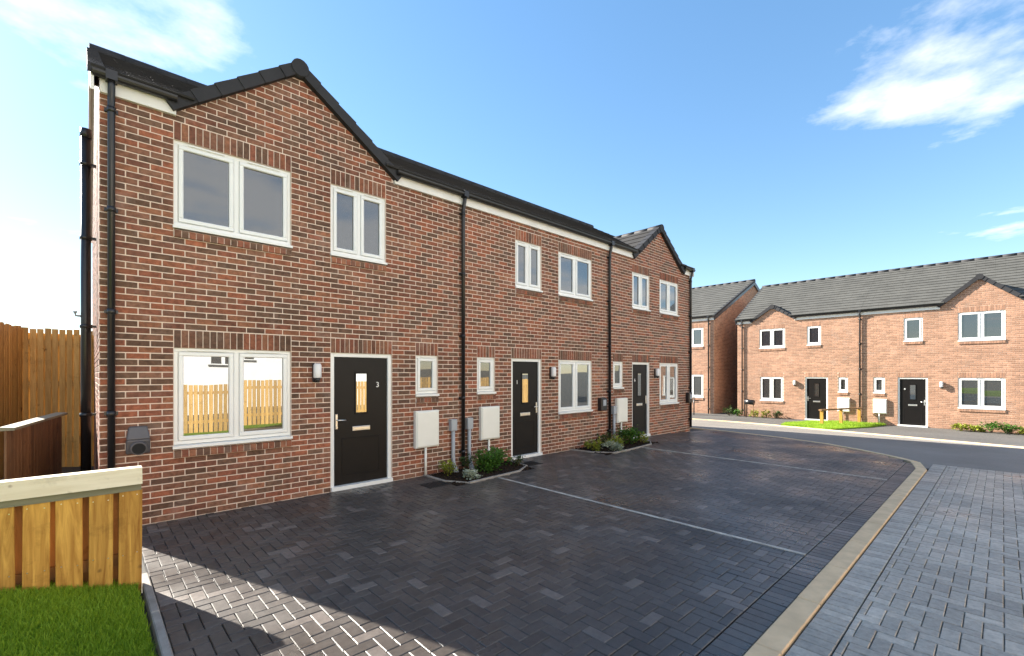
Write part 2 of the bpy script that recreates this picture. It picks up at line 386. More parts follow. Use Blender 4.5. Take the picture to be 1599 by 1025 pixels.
# pavers
def paver_field(parent, region, rects, mat, cam_n, name='paver', extra=None, keep=None):
    """90 degree herringbone of 200 x 100 blocks; the blocks that show largest are objects, the rest one part"""
    cand = []
    x0, x1, y0, y1 = region
    for i in range(int(x0 / 0.1) - 2, int(x1 / 0.1) + 3):
        for j in range(int(y0 / 0.1) - 2, int(y1 / 0.1) + 3):
            m = (i - j) % 4
            if m == 0: r = (i * .1, (i + 2) * .1, j * .1, (j + 1) * .1)
            elif m == 3: r = (i * .1, (i + 1) * .1, j * .1, (j + 2) * .1)
            else: continue
            r = (max(r[0], x0), min(r[1], x1), max(r[2], y0), min(r[3], y1))
            if r[1] - r[0] < 0.025 or r[3] - r[2] < 0.025: continue
            cx, cy = (r[0] + r[1]) / 2, (r[2] + r[3]) / 2
            if keep and not keep(cx, cy): continue
            cand.append((r, m))
    if extra: cand += extra
    scored = []
    for r, m in cand:
        cx, cy = (r[0] + r[1]) / 2, (r[2] + r[3]) / 2
        v = Vector((cx, cy, 0)) - Vector((CAM.x, CAM.y, 0)); d = v.dot(FW); l = v.dot(RT)
        if d > 0.5:
            px = CXP + FPX * l / d; py = HOR + CAMH * FPX / d
            vis = -10 < px < 1610 and py < 1040
        else: vis = False
        full = (r[1] - r[0]) * (r[3] - r[2]) > 0.0195 and abs((r[1] - r[0]) - (r[3] - r[2])) > .09
        scored.append((0 if (vis and full) else 1, v.length, r, m))
    scored.sort(key=lambda q: (q[0], q[1]))
    variants = {}
    rest = MB(); count = 0
    up = lambda x, y, d: (x, y, -d)
    for k, (nv, dist, r, m) in enumerate(scored):
        rv = random.random(); dz = random.uniform(-.0016, .0016)
        if nv == 0 and count < cam_n:
            horiz = (r[1] - r[0]) > (r[3] - r[2]); key = (horiz, int(rv * 24))
            if key not in variants:
                mb = MB(); a, b = (0.1, 0.05) if horiz else (0.05, 0.1)
                mb.prism(rect(-a + .0022, a - .0022, -b + .0022, b - .0022), 0.0, 0.05, 0.005, up, (key[1] + .5) / 24)
                variants[key] = mesh_of(mb, name, mat)
            o = link(name, variants[key], parent, None, ((r[0] + r[1]) / 2, (r[2] + r[3]) / 2, dz + gz(r[0])))
            o.rotation_euler = (random.gauss(0, .006), random.gauss(0, .006), random.gauss(0, .004)); count += 1
        else:
            g = gz(r[0]); tx = random.gauss(0, .006); ty = random.gauss(0, .006); cx, cy = (r[0] + r[1]) / 2, (r[2] + r[3]) / 2
            rest.prism(rect(r[0] + .0022, r[1] - .0022, r[2] + .0022, r[3] - .0022), -dz, 0.05, 0.005,
                       lambda x, y, d: (x, y, g - d + (x - cx) * tx + (y - cy) * ty), rv)
    rest.build('block_paving', mat, parent, 'stuff')
def in_bed(x, y): return any(inside(b, x, y) for b in beds.values())
drv_sold = [((x * .1, x * .1 + .1, -5.775, -5.575), 3) for x in range(3, 119)]
paver_field(drive, (0.296, 15.5, -5.57, 0.02), None, 'paver_dark', 300, extra=drv_sold,
            keep=lambda x, y: inside(drive_poly, x, y) and not in_bed(x, y) and not (y > -.06 and 0))
rd_sold = [((x * .1, x * .1 + .1, -6.15, -5.95), 3) for x in range(-20, 121)]
paver_field(road, (-2.0, 12.1, -9.0, -6.155), None, 'paver_grey', 300, extra=rd_sold)
# bay lines, covers, lawn edging
for xl, ya, yb in ((5.07, -1.0, -5.57), (9.72, -0.95, -5.57)):
    mb = MB(); mb.box(xl - .02, xl + .02, yb, ya, -0.02, 0.006); o = mb.build('bay_line', 'linepaint'); o['kind'] = 'structure'

# ------------------------------------------------------------------ houses
def bricks_for(u0, u1, z0, z1, holes, slopes=None, phase=0.0):
    """stretcher bond; returns (poly, is_full)"""
    res = []
    k = int(math.floor(z0 / .075 + 1e-6))
    while k * .075 < z1 - .02:
        za, zb = k * .075 + .0062, k * .075 + .0688
        off = (.1125 if k % 2 else 0.0) + phase
        i = int(math.floor((u0 - off) / .225)) - 1
        hs = [(h[0], h[1]) for h in holes if h[2] < zb - .012 and h[3] > za + .012]
        while i * .225 + off < u1:
            a, b = max(i * .225 + off + .0062, u0), min(i * .225 + off + .2188, u1); i += 1
            segs = [(a, b)]
            for h0, h1 in hs:
                ns = []
                for s0, s1 in segs:
                    if h1 + .006 <= s0 or h0 - .006 >= s1: ns.append((s0, s1)); continue
                    if s0 < h0 - .006: ns.append((s0, h0 - .006))
                    if s1 > h1 + .006: ns.append((h1 + .006, s1))
                segs = ns
            for s0, s1 in segs:
                if s1 - s0 < .022: continue
                poly = rect(s0, s1, za, zb); full = s1 - s0 > .2124
                if slopes:
                    for A, B, C in slopes:
                        q = clip_poly(poly, A, B, C)
                        if area(q) < area(poly) - 1e-7: full = False
                        poly = q
                        if len(poly) < 3: break
                    if len(poly) < 3 or area(poly) < .0009: continue
                res.append((poly, full))
        k += 1
    return res

def bar(mb, u0, u1, z0, z1, y0, y1, bev=0.005, r=0.5): mb.prism(rect(u0, u1, z0, z1), y0, y1, bev, FRONT, r)

def window(root, u0, u1, z0, z1, lights, glass, vent=True):
    zf = z0 + .055
    f = MB(); fw = .045
    for a, b, c, d in ((u0, u1, z1 - fw, z1), (u0, u1, zf, zf + fw), (u0, u0 + fw, zf + fw, z1 - fw), (u1 - fw, u1, zf + fw, z1 - fw)):
        bar(f, a, b, c, d, .030, .11)
    mids = [u0 + (u1 - u0) * k / lights for k in range(1, lights)]
    for m in mids: bar(f, m - .03, m + .03, zf + fw, z1 - fw, .030, .11)
    win = f.build('window', 'upvc', root)
    edges = [u0 + fw] + [e for m in mids for e in (m - .03, m + .03)] + [u1 - fw]
    for k in range(0, len(edges), 2):
        a, b = edges[k] + .003, edges[k + 1] - .003; c, d = zf + fw + .003, z1 - fw - .003; sw = .052
        s = MB()
        for A, B, Cc, D in ((a, b, d - sw, d), (a, b, c, c + sw), (a, a + sw, c + sw, d - sw), (b - sw, b, c + sw, d - sw)): bar(s, A, B, Cc, D, .016, .09, .008)
        s.build('sash', 'upvc', win)
        p = MB(); e = [random.uniform(-.0035, .0035) for _ in range(3)]; e.append(e[0] + e[2] - e[1]); xa, xb, za, zb = a + sw - .004, b - sw + .004, c + sw - .004, d - sw + .004
        p.hexa([(xa, .046 + e[0], za), (xb, .046 + e[1], za), (xb, .062, za), (xa, .062, za), (xa, .046 + e[3], zb), (xb, .046 + e[2], zb), (xb, .062, zb), (xa, .062, zb)])
        p.build('pane', glass, win)
        if vent:
            v = MB(); m = (a + b) / 2; h = (b - a) * .33; v.box(m - h, m + h, .011, .03, z1 - fw + .012, z1 - fw + .026); v.build('trickle_vent', 'upvc', win)
    c = MB(); c.hexa([(u0 - .012, -.034, z0 + .012), (u1 + .012, -.034, z0 + .012), (u1 + .012, .1, z0 + .012), (u0 - .012, .1, z0 + .012),
                      (u0 - .012, -.034, z0 + .044), (u1 + .012, -.034, z0 + .044), (u1 + .012, .1, z0 + .056), (u0 - .012, .1, z0 + .056)])
    c.build('sill', 'upvc', win)
    return win

def text_mesh(txt, size, depth):
    cu_ = bpy.data.curves.new('number', 'FONT'); cu_.body = txt; cu_.size = size; cu_.extrude = depth; cu_.align_x = 'CENTER'; cu_.align_y = 'CENTER'
    o = bpy.data.objects.new('tmp', cu_); COL.objects.link(o)
    dg = bpy.context.evaluated_depsgraph_get(); dg.update()
    me = bpy.data.meshes.new_from_object(o.evaluated_get(dg)); bpy.data.objects.remove(o)
    me.transform(Matrix.Rotation(math.pi / 2, 4, 'X')); return me

def door(root, u0, u1, z1, handle, num):
    fw = .062; zb = .035
    d = MB(); bar(d, u0 + fw, u1 - fw, zb + .03, z1 - fw, .060, .11, .004)
    leaf = d.build('door', 'door_black', root)
    f = MB()
    bar(f, u0, u0 + fw, zb, z1, .028, .12); bar(f, u1 - fw, u1, zb, z1, .028, .12); bar(f, u0 + fw, u1 - fw, z1 - fw, z1, .028, .12)
    f.build('frame', 'upvc', leaf)
    t = MB(); t.box(u0, u1, -.03, .11, .004, zb + .028); t.build('threshold', 'upvc', leaf)
    m = (u0 + u1) / 2; w_ = u1 - u0
    # moulded panels: shallow raised beads
    bd = MB()
    for a, b, c, e in ((m - .31 * w_, m + .31 * w_, .20, .78),):
        for q in ((a, b, c, c + .014), (a, b, e - .014, e), (a, a + .014, c + .014, e - .014), (b - .014, b, c + .014, e - .014)): bar(bd, *q, .055, .065, .003)
    bd.build('panel_bead', 'door_black', leaf)
    g0, g1, h0, h1 = m - .085, m + .085, 1.17, 1.78
    s = MB()
    for q in ((g0 - .028, g1 + .028, h1, h1 + .028), (g0 - .028, g1 + .028, h0 - .028, h0), (g0 - .028, g0, h0, h1), (g1, g1 + .028, h0, h1)): bar(s, *q, .048, .065, .006)
    s.build('glazing_bead', 'door_black', leaf)
    p = MB(); p.box(g0, g1, .056, .0598, h0, h1); p.build('pane', 'glass_slot', leaf)
    l = MB(); bar(l, m - .145, m + .145, .885, .955, .046, .062, .006); bar(l, m - .12, m + .12, .897, .943, .041, .05, .004); l.build('letter_plate', 'steel', leaf)
    hu = u0 + fw + .045 if handle < 0 else u1 - fw - .045
    h = MB(); bar(h, hu - .018, hu + .018, .93, 1.16, .046, .062, .005); h.tube([(hu, .05, 1.07), (hu, .005, 1.07), (hu - handle * .02, -.003, 1.07), (hu - handle * .125, -.003, 1.065)], .0105, 8)
    h.tube([(hu, .05, .965), (hu, .035, .965)], .014, 10); h.build('handle', 'steel', leaf)
    if num:
        me = text_mesh(num, .12, .004); me.materials.clear(); me.materials.append(MAT['upvc'])
        link('number', me, leaf, None, (m + (.27 if handle < 0 else -.27) * w_, .052, 1.60))
    return leaf

def roof_course(mb, a, b, c, d, thick, r=.5):
    """tile course: lower edge a-b, upper edge c-d (c above b), laid with its lower lip proud"""
    a, b, c, d = map(Vector, (a, b, c, d))
    n = (b - a).cross(d - a)
    if n.length < 1e-6: n = (b - a).cross(c - a)
    n.normalize()
    if n.z < 0: n = -n
    lo, hi = n * thick * 1.9, n * thick * 0.9
    base = n * 0.002
    mb.hexa([a + base, b + base, c + base * .5, d + base * .5, a + lo, b + lo, c + hi, d + hi], r)

def house(name, label, W, openings, loc, rz, gab=None, group=None, depth=8.0, ze=5.14, ridge=7.45, mats=('brick', 'mortar', 'tile'), n_obj=300,
          ends=(True, True), gable_bricks=(True, True), lamps=(), meters=(), pipes=(), glass='glass', solo_trim=True, base_course=0, scale=1.0):
    root = thing(name, label, 'house', loc, rz, group); root.scale = (scale,) * 3
    bm, mm, tm = mats
    M = Matrix.Translation(Vector(loc)) @ Matrix.Rotation(rz, 4, 'Z')
    top = 4.945
    holes = []
    for o in openings:
        u0, u1, z0, z1 = o['r']; holes.append((u0, u1, z0, z1))
        holes.append((u0, u1, z1 - .01, z1 + .222))                                   # soldier course
        if o['t'] == 'w': holes.append((u0, u1, z0 - .1, z0 + .01))               # brick sill
    # --- mortar shell with real openings
    wl = MB(); ops = [o['r'] for o in openings]; D = .006
    us = sorted({0.0, W, *[r[0] for r in ops], *[r[1] for r in ops]}); zs = sorted({-.3, top, *[r[2] for r in ops], *[r[3] for r in ops]})
    for a, b in zip(us, us[1:]):
        for c, d in zip(zs, zs[1:]):
            if any(r[0] - 1e-6 <= a and b <= r[1] + 1e-6 and r[2] - 1e-6 <= c and d <= r[3] + 1e-6 for r in ops): continue
            wl.quad([(a, D, c), (b, D, c), (b, D, d), (a, D, d)])
    for a, b, c, d in ops:
        for q in (((a, D, c), (a, .2, c), (a, .2, d), (a, D, d)), ((b, .2, c), (b, D, c), (b, D, d), (b, .2, d)),
                  ((a, D, d), (a, .2, d), (b, .2, d), (b, D, d)), ((a, .2, c), (a, D, c), (b, D, c), (b, .2, c)), ((a, .2, c), (b, .2, c), (b, .2, d), (a, .2, d))): wl.quad(q)
    slopes = None
    if gab:
        gl, gr, ga, gfz, gaz = gab                                                   # left, right, apex u, foot z, brick apex z
        wl.quad([(gl, D, top), (gr, D, top), (gr, D, gfz), (ga, D, gaz), (gl, D, gfz)])
        kl = (gaz - gfz) / (ga - gl); kr = (gaz - gfz) / (gr - ga)
        slopes = [(-kl, 1, gfz - kl * gl), (kr, 1, gfz + kr * gr)]
    ry = depth / 2; zt = ridge - .10                                                  # brick line under the verge
    for side, on in ((0, ends[0]), (1, ends[1])):
        u = D if side == 0 else W - D
        if on: wl.quad([(u, D, -.3), (u, D, top + .12), (u, ry, zt), (u, depth, top + .12), (u, depth, -.3)])
    if any(ends): wl.quad([(0, depth, -.3), (W, depth, -.3), (W, depth, top), (0, depth, top)])
    wall = wl.build('wall', mm, root)
    if not any(ends): bw = MB(); bw.quad([(0, depth, -.3), (W, depth, -.3), (W, depth, top), (0, depth, top)]); bw.build('rear_wall', mm, root)
    # --- bricks
    lst = bricks_for(0.0 if not ends[0] else .0, W, -.15 + .075 * base_course, top, holes)
    if gab:
        lst += bricks_for(gl, gr, top + .005 if False else 4.95, gaz, [], slopes)
    rest = MB(); cand = []
    for poly, full in lst:
        if full and n_obj:
            cx = sum(p[0] for p in poly) / 4; cz = sum(p[1] for p in poly) / 4
            wp = M @ Vector((cx, 0, cz)); v = wp - CAM; d_ = v.dot(FW); px = CXP + FPX * v.dot(RT) / d_; py = HOR - FPX * v.z / d_
            hid = (px < 222 and py > 725) or cz < 0.01
            cand.append((1 if hid else 0, v.length, poly, cx, cz))
        else: rest.prism(poly, random.uniform(-.0012, .0012), .05, .003, FRONT, random.random())
    cand.sort(key=lambda q: (q[0], q[1])); vari = {}
    for k, (hid, dist, poly, cx, cz) in enumerate(cand):
        rv = random.random()
        if k < n_obj and not hid:
            key = int(rv * 48)
            if key not in vari:
                mb = MB(); mb.prism(rect(-.1063, .1063, -.0313, .0313), 0, .05, .003, FRONT, (key + .5) / 48); vari[key] = mesh_of(mb, 'brick', bm)
            link('brick', vari[key], wall, None, (cx, random.uniform(-.0014, .0014), cz))
        else: rest.prism(poly, random.uniform(-.0012, .0012), .05, .003, FRONT, rv)
    # end gables
    for side, on in ((0, ends[0] and gable_bricks[0]), (1, ends[1] and gable_bricks[1])):
        if not on: continue
        kk = (zt - (top + .12)) / ry
        sl = [(-kk, 1, top + .12), (kk, 1, top + .12 + kk * depth)]
        mp = (lambda a, b, d: (d, depth - a, b)) if side == 0 else (lambda a, b, d: (W - d, a, b))
        for poly, full in bricks_for(.0 if side else .0, depth - .052 if side == 0 else depth, -.15, zt, [], sl, .1125):
            if side == 1:
                poly = clip_poly(poly, -1, 0, -.052)
                if area(poly) < .0009: continue
            rest.prism(poly, random.uniform(-.0012, .0012), .04, .003, mp, random.random())
    # soldier lintels and brick-on-edge sills
    trim = {}
    for o in openings:
        u0, u1, z0, z1 = o['r']; n = int(round((u1 - u0) / .075)); p = (u1 - u0) / n
        for k in range(n):
            a = u0 + k * p
            if solo_trim:
                key = ('l', round(p, 3), random.randrange(16))
                if key not in trim:
                    mb = MB(); mb.prism(rect(-p / 2 + .005, p / 2 - .005, -.107, .107), 0, .1, .003, FRONT, random.random()); trim[key] = mesh_of(mb, 'lintel_brick', bm)
                link('lintel_brick', trim[key], wall, None, (a + p / 2, random.uniform(-.0015, .0015), z1 + .109))
            else: rest.prism(rect(a + .005, a + p - .005, z1 + .003, z1 + .216), random.uniform(-.0015, .0015), .05, .003, FRONT, random.random())
        if o['t'] == 'w':
            for k in range(n):
                a = u0 + k * p
                if solo_trim:
                    key = ('s', round(p, 3), random.randrange(16))
                    if key not in trim:
                        mb = MB(); b2 = p / 2 - .005
                        mb.hexa([(-b2, -.03, -.095), (b2, -.03, -.097), (b2, .08, -.097), (-b2, .08, -.097), (-b2, -.03, -.012), (b2, -.03, -.012), (b2, .08, .008), (-b2, .08, .008)], random.random())
                        trim[key] = mesh_of(mb, 'sill_brick', bm)
                    link('sill_brick', trim[key], wall, None, (a + p / 2, random.uniform(-.002, .002), z0))
                else: rest.box(a + .004, a + p - .004, -.03, .05, z0 - .095, z0 - .006, random.random())
            ms = MB(); ms.box(u0 + .002, u1 - .002, -.022, .06, z0 - .09, z0 - .02); ms.build('sill_mortar', mm, wall)
    rest.build('brickwork', bm, wall, 'stuff')
    # --- openings
    for o in openings:
        if o['t'] == 'w': window(root, *o['r'], o['n'], o.get('g', ('glass_up' if o['r'][2] > 2.5 else 'glass_low' if o['n'] == 1 else glass)))
        else: door(root, o['r'][0], o['r'][1], o['r'][3], o.get('h', 1), o.get('num'))
    # --- roof
    ye = -.12; tp = (ridge - ze) / (ry - ye)
    ov0 = .07 if ends[0] else -.001; ov1 = .07 if ends[1] else -.001
    ul, ur = -ov0, W + ov1
    rf = MB()
    th = .09
    # the slab under the tiles starts behind the wall face so that the gablet wall stays clear
    rf.hexa([(ul, .12, ze + tp * .24 - th), (ur, .12, ze + tp * .24 - th), (ur, ry, ridge - th), (ul, ry, ridge - th),
             (ul, .12, ze + tp * .24), (ur, .12, ze + tp * .24), (ur, ry, ridge), (ul, ry, ridge)])
    rf.hexa([(ul, ry, ridge - th), (ur, ry, ridge - th), (ur, depth + .12, ze - th), (ul, depth + .12, ze - th),
             (ul, ry, ridge), (ur, ry, ridge), (ur, depth + .12, ze), (ul, depth + .12, ze)])
    roof = rf.build('roof', tm, root)
    n = 15; zf = lambda y: ze + tp * (y - ye)
    for k in range(n):
        y0 = ye + (ry - ye) * k / n; y1 = ye + (ry - ye) * (k + 1) / n + .02
        spans = [(ul, ur)]
        if gab:
            zc = zf(y0); gtop = gaz + .10; inset = .03
            if zc < gtop:
                t = min(max((gtop - max(zc, gfz)) / (gtop - gfz), 0), 1)
                spans = [(ul, ga - (ga - gl) * t + inset), (ga + (gr - ga) * t - inset, ur)]
        for a, b in spans:
            if b - a < .02: continue
            m = max(1, int(round((b - a) / .3))); mb = MB()
            for q in range(m):
                ua, ub = a + (b - a) * q / m, a + (b - a) * (q + 1) / m
                roof_course(mb, (ua + .001, y0, zf(y0)), (ub - .001, y0, zf(y0)), (ub - .001, y1, zf(y1)), (ua + .001, y1, zf(y1)), (.014 if tm == 'tile' else .024) + random.uniform(-.0006, .0006), random.random())
            mb.build('tile_course', tm, roof)
    mb = MB(); nr = max(2, int(round((ur - ul) / .45)))
    for k in range(nr):
        a, b = ul + (ur - ul) * k / nr, ul + (ur - ul) * (k + 1) / nr
        mb.tube([(a, ry, ridge + .0), (b + .02, ry, ridge + .0)], [.1085, .110], 12)
    mb.build('ridge_tile', 'verge', roof)
    if gab:
        gtop = gaz + .10; gf = gfz + .10
        yb = lambda z: ye + (z - ze) / tp + .06                                       # where the gablet dies into the main slope
        for sgn, uf in ((-1, gl), (1, gr)):
            fu = uf + sgn * .10; fz = gf - .10 * (gtop - gf) / abs(ga - uf)
            m = 6
            for k in range(m):
                t0, t1 = k / m, (k + 1) / m + .012
                p = lambda t, y: (fu + (ga - fu) * t, y, fz + (gtop - fz) * t)
                z0_, z1_ = fz + (gtop - fz) * t0, fz + (gtop - fz) * min(t1, 1)
                mb = MB(); a, b = p(t0, -.03), p(t0, max(yb(z0_), .0)); c, d = p(t1, max(yb(z1_), .02)), p(t1, -.03)
                roof_course(mb, a, b, c, d, .015, random.random()); mb.build('tile_course', tm, roof)
            # dry verge caps stepping up the slope
            for k in range(m):
                t0, t1 = k / m, (k + 1) / m + .02
                a = Vector((fu + (ga - fu) * t0, 0, fz + (gtop - fz) * t0)); b = Vector((fu + (ga - fu) * t1, 0, fz + (gtop - fz) * t1))
                nrm = Vector((-(b - a).z, 0, (b - a).x)).normalized()
                if nrm.z < 0: nrm = -nrm
                mb = MB()
                q = []
                for y, y2 in ((-.094, -.080), (.11, .10)):
                    q.append([a + Vector((0, y, 0)) - nrm * .108, b + Vector((0, y2, 0)) - nrm * .101, b + Vector((0, y2, 0)) + nrm * .035, a + Vector((0, y, 0)) + nrm * .045])
                if sgn > 0: q = [[z[1], z[0], z[3], z[2]] for z in q]
                lo, hi = q
                mb.hexa([lo[0], lo[1], hi[1], hi[0], lo[3], lo[2], hi[2], hi[3]])
                mb.build('verge_tile', 'verge', roof)
        mb = MB(); yend = yb(gtop)
        mb.tube([(ga, -.105, gtop - .062), (ga, .32, gtop - .062)], [.118, .114], 16)
        for k in range(int(max(0, (yend - .3) / .45)) + 1):
            y0 = .3 + k * .45; mb.tube([(ga, y0, gtop - .06), (ga, min(y0 + .47, yend), gtop - .06)], [.108, .111], 12)
        mb.build('ridge_tile', 'verge', roof)
    # --- eaves
    spans = [(0.0 if ends[0] else 0, W)]
    if gab: spans = [(0, gl - .005), (gr + .005, W)]
    for a, b in spans:
        if b - a < .05: continue
        mb = MB(); bar(mb, a + .001, b - .001, 4.925, 5.075, -.045, .03, .004); mb.build('fascia', 'fascia', root)
        g = MB(); prof = [(-.05 - .055 + .055 * math.cos(t), 5.115 - .062 * math.sin(t)) for t in [math.pi * i / 8 for i in range(9)]]
        ga0 = a - (.06 if a == 0 and ends[0] else 0); gb0 = b + (.06 if b == W and ends[1] else 0)
        for i in range(8):
            (ya, za), (yb_, zb_) = prof[i], prof[i + 1]
            g.quad([(ga0, ya, za), (gb0, ya, za), (gb0, yb_, zb_), (ga0, yb_, zb_)])
        for uu in (ga0, gb0): g.quad([(uu, y, z) for y, z in prof])
        g.build('gutter', 'black_plastic', root)
    for side, on in ((0, ends[0]), (1, ends[1])):
        if not on: continue
        x0, x1 = (-.075, -.045) if side == 0 else (W + .045, W + .075)
        mb = MB()
        for (ya, za), (yb2, zb2) in (((-.10, ze), (ry, ridge)), ((ry, ridge), (depth + .12, ze))):
            mb.hexa([(x0, ya, za - .24), (x1, ya, za - .24), (x1, yb2, zb2 - .24), (x0, yb2, zb2 - .24), (x0, ya, za - .01), (x1, ya, za - .01), (x1, yb2, zb2 - .01), (x0, yb2, zb2 - .01)])
        mb.build('bargeboard', 'fascia' if tm == 'tile' else 'black_plastic', root)
        so_ = MB(); xa, xb = (x1, .0) if side == 0 else (W, x0)
        for (ya, za), (yb2, zb2) in (((-.10, ze), (ry, ridge)), ((ry, ridge), (depth + .12, ze))):
            so_.quad([(xa, ya, za - .2), (xb, ya, za - .2), (xb, yb2, zb2 - .2), (xa, yb2, zb2 - .2)])
        so_.build('soffit', 'fascia', root)
        vx0, vx1 = (-.10, .04) if side == 0 else (W - .04, W + .10)
        for k in range(15):
            y0 = ye + (ry - ye) * k / 15; y1 = ye + (ry - ye) * (k + 1) / 15 + .02
            mb = MB(); mb.hexa([(vx0, y0, zf(y0) - .07), (vx1, y0, zf(y0) - .07), (vx1, y1, zf(y1) - .07), (vx0, y1, zf(y1) - .07),
                                (vx0, y0, zf(y0) + .045), (vx1, y0, zf(y0) + .045), (vx1, y1, zf(y1) + .03), (vx0, y1, zf(y1) + .03)])
            mb.build('verge_tile', 'verge', roof)
    for u, kind in pipes:
        mb = MB()
        mb.tube([(u, -.105, 5.07), (u, -.105, 4.99), (u, -.075, 4.90), (u, -.055, 4.80), (u, -.055, .06)], .034, 12)
        pipe = mb.build('downpipe', 'black_plastic', root)
        mb = MB(); mb.box(u - .05, u + .05, -.165, -.05, 5.045, 5.15); mb.build('gutter_outlet', 'black_plastic', pipe)
        for z in (4.72, 3.6, 2.45, 1.3, .3):
            mb = MB(); mb.tube([(u, -.055, z), (u, -.055, z + .06)], .041, 12); mb.box(u - .06, u + .06, -.03, .004, z + .012, z + .05); mb.build('pipe_bracket', 'black_plastic', pipe)
    for u in lamps:
        mb = MB(); mb.prism(rect(u - .045, u + .045, 1.66, 1.93), -.035, .008, .008, FRONT); bb = mb.build('wall_lamp', 'black_plastic', root)
        mb = MB(); mb.tube([(u, -.085, 1.72), (u, -.085, 1.735), (u, -.085, 1.90), (u, -.085, 1.93)], [.052, .056, .056, .042], 14); mb.build('lamp_cover', 'lamp_globe', bb)
        mb = MB(); mb.tube([(u, -.085, 1.655), (u, -.085, 1.72)], [.028, .045], 12); mb.build('sensor', 'black_plastic', bb)
    for u in meters:
        mb = MB(); mb.prism(rect(u - .235, u + .235, .50, 1.14), -.085, .006, .014, FRONT); bx = mb.build('meter_box', 'meter', root)
        mb = MB(); mb.prism(rect(u - .215, u + .215, .52, 1.12), -.097, -.08, .010, FRONT); mb.build('meter_door', 'meter', bx)
        mb = MB(); mb.tube([(u - .03, -.055, .5), (u - .03, -.055, .02)], .021, 10); mb.build('gas_pipe', 'meter', bx)
    return root

B = .225
def W_(b0, b1, z0, z1, n, **k): return dict(r=(b0 * B, b1 * B, z0, z1), t='w', n=n, **k)
def D_(b0, b1, **k): return dict(r=(b0 * B, b1 * B, 0.0, 2.1), t='d', **k)
GRP = 'red brick houses of the near terrace'
house('terraced_house', 'red brick end terrace house with door numbered 3 and wide gablet beside the timber fence', 22 * B,
      [W_(3, 9, .85, 2.1, 2), D_(11.5, 16, h=-1, num='3'), W_(18, 20, 1.375, 2.1, 1), W_(3, 9, 3.55, 4.65, 2), W_(11.5, 15.5, 3.55, 4.65, 2)],
      (0, 0, 0), 0, gab=(.70, 3.625, 2.12, 5.02, 6.09), group=GRP, ends=(True, False), lamps=(2.36,), meters=(4.24,), pipes=((.10, 0),))
house('terraced_house', 'red brick middle terrace house with plain eaves and no gablet between two downpipes', 21 * B,
      [W_(2, 4, 1.375, 2.1, 1), D_(6, 10, h=1, num='1'), W_(12.5, 18, .85, 2.1, 2), W_(6.5, 10, 3.55, 4.575, 2), W_(12.5, 18, 3.55, 4.575, 2)],
      (22 * B, 0, 0), 0, group=GRP, ends=(False, False), lamps=(10.8 * B + .12,), meters=(3.0 * B + .05,), pipes=((.075, 0),))
house('terraced_house', 'red brick end terrace house with gablet at the far end of the near terrace', 20 * B,
      [W_(1, 3, 1.375, 2.1, 1), D_(5, 9, h=1, num='6'), W_(11.5, 16.5, .85, 2.1, 2), W_(5, 9, 3.55, 4.575, 2), W_(11.5, 16.5, 3.55, 4.575, 2)],
      (43 * B, 0, 0), 0, gab=(1.17, 3.93, 2.55, 4.97, 6.0), group=GRP, ends=(False, True), lamps=(10.3 * B,), meters=(2.2 * B + .05,), pipes=((.0, 0), (4.44, 0)))
# right hand row, facing -X
ROT = -math.pi / 2; RX, RY, RZ = 25.7, 2.9, -.48
PM = ('brick_pale', 'mortar_pale', 'tile_grey')
def A_(u0, u1, z0, z1, n): return dict(r=(u0, u1, z0, z1), t='w', n=n)
GR2 = 'sunlit brick houses across the road'
house('semi_detached_house', 'sunlit orange brick house behind the small lawn with the timber rail', 5.4,
      [A_(1.14, 2.22, .85, 2.1, 2), dict(r=(3.18, 4.12, 0, 2.1), t='d', h=-1), A_(4.53, 4.9, 1.375, 2.1, 1), A_(1.1, 2.3, 3.55, 4.575, 2), A_(3.26, 3.84, 3.625, 4.575, 1)],
      (RX, RY, RZ), ROT, gab=(.75, 2.72, 1.72, 5.0, 5.66), group=GR2, mats=PM, n_obj=0, ends=(True, False), lamps=(2.74,), meters=(4.75,), pipes=((.26, 0), (5.36, 0)), glass='glass_low', solo_trim=False)
house('semi_detached_house', 'sunlit orange brick house with wide gablet and flower border under its large window', 5.6,
      [A_(.44, .84, 1.375, 2.1, 1), dict(r=(1.28, 2.25, 0, 2.1), t='d', h=1, num='4'), A_(3.16, 4.46, .85, 2.1, 2), A_(1.48, 2.09, 3.625, 4.65, 1), A_(3.16, 4.46, 3.55, 4.725, 2)],
      (RX, RY - 5.4, RZ), ROT, gab=(2.63, 4.94, 3.77, 5.05, 6.05), group=GR2, mats=PM, n_obj=0, ends=(False, True), lamps=(2.67,), meters=(.68,), pipes=((5.5, 0),), glass='glass_low', solo_trim=False)
house('detached_house', 'brick house with grey roof and shaded side gable behind the near terrace end', 9.0,
      [A_(7.2, 8.45, .85, 2.1, 2), A_(7.2, 8.45, 3.55, 4.575, 2), A_(2.0, 3.3, .85, 2.1, 2), A_(2.0, 3.3, 3.55, 4.575, 2)],
      (25.8, 4.22 + 9.0 * 1.09, -.55), ROT, group=GR2, mats=PM, n_obj=0, ends=(True, True), gable_bricks=(False, True), depth=11.0, scale=1.09, ridge=7.7, pipes=((8.75, 0),), glass='glass_low', solo_trim=False)

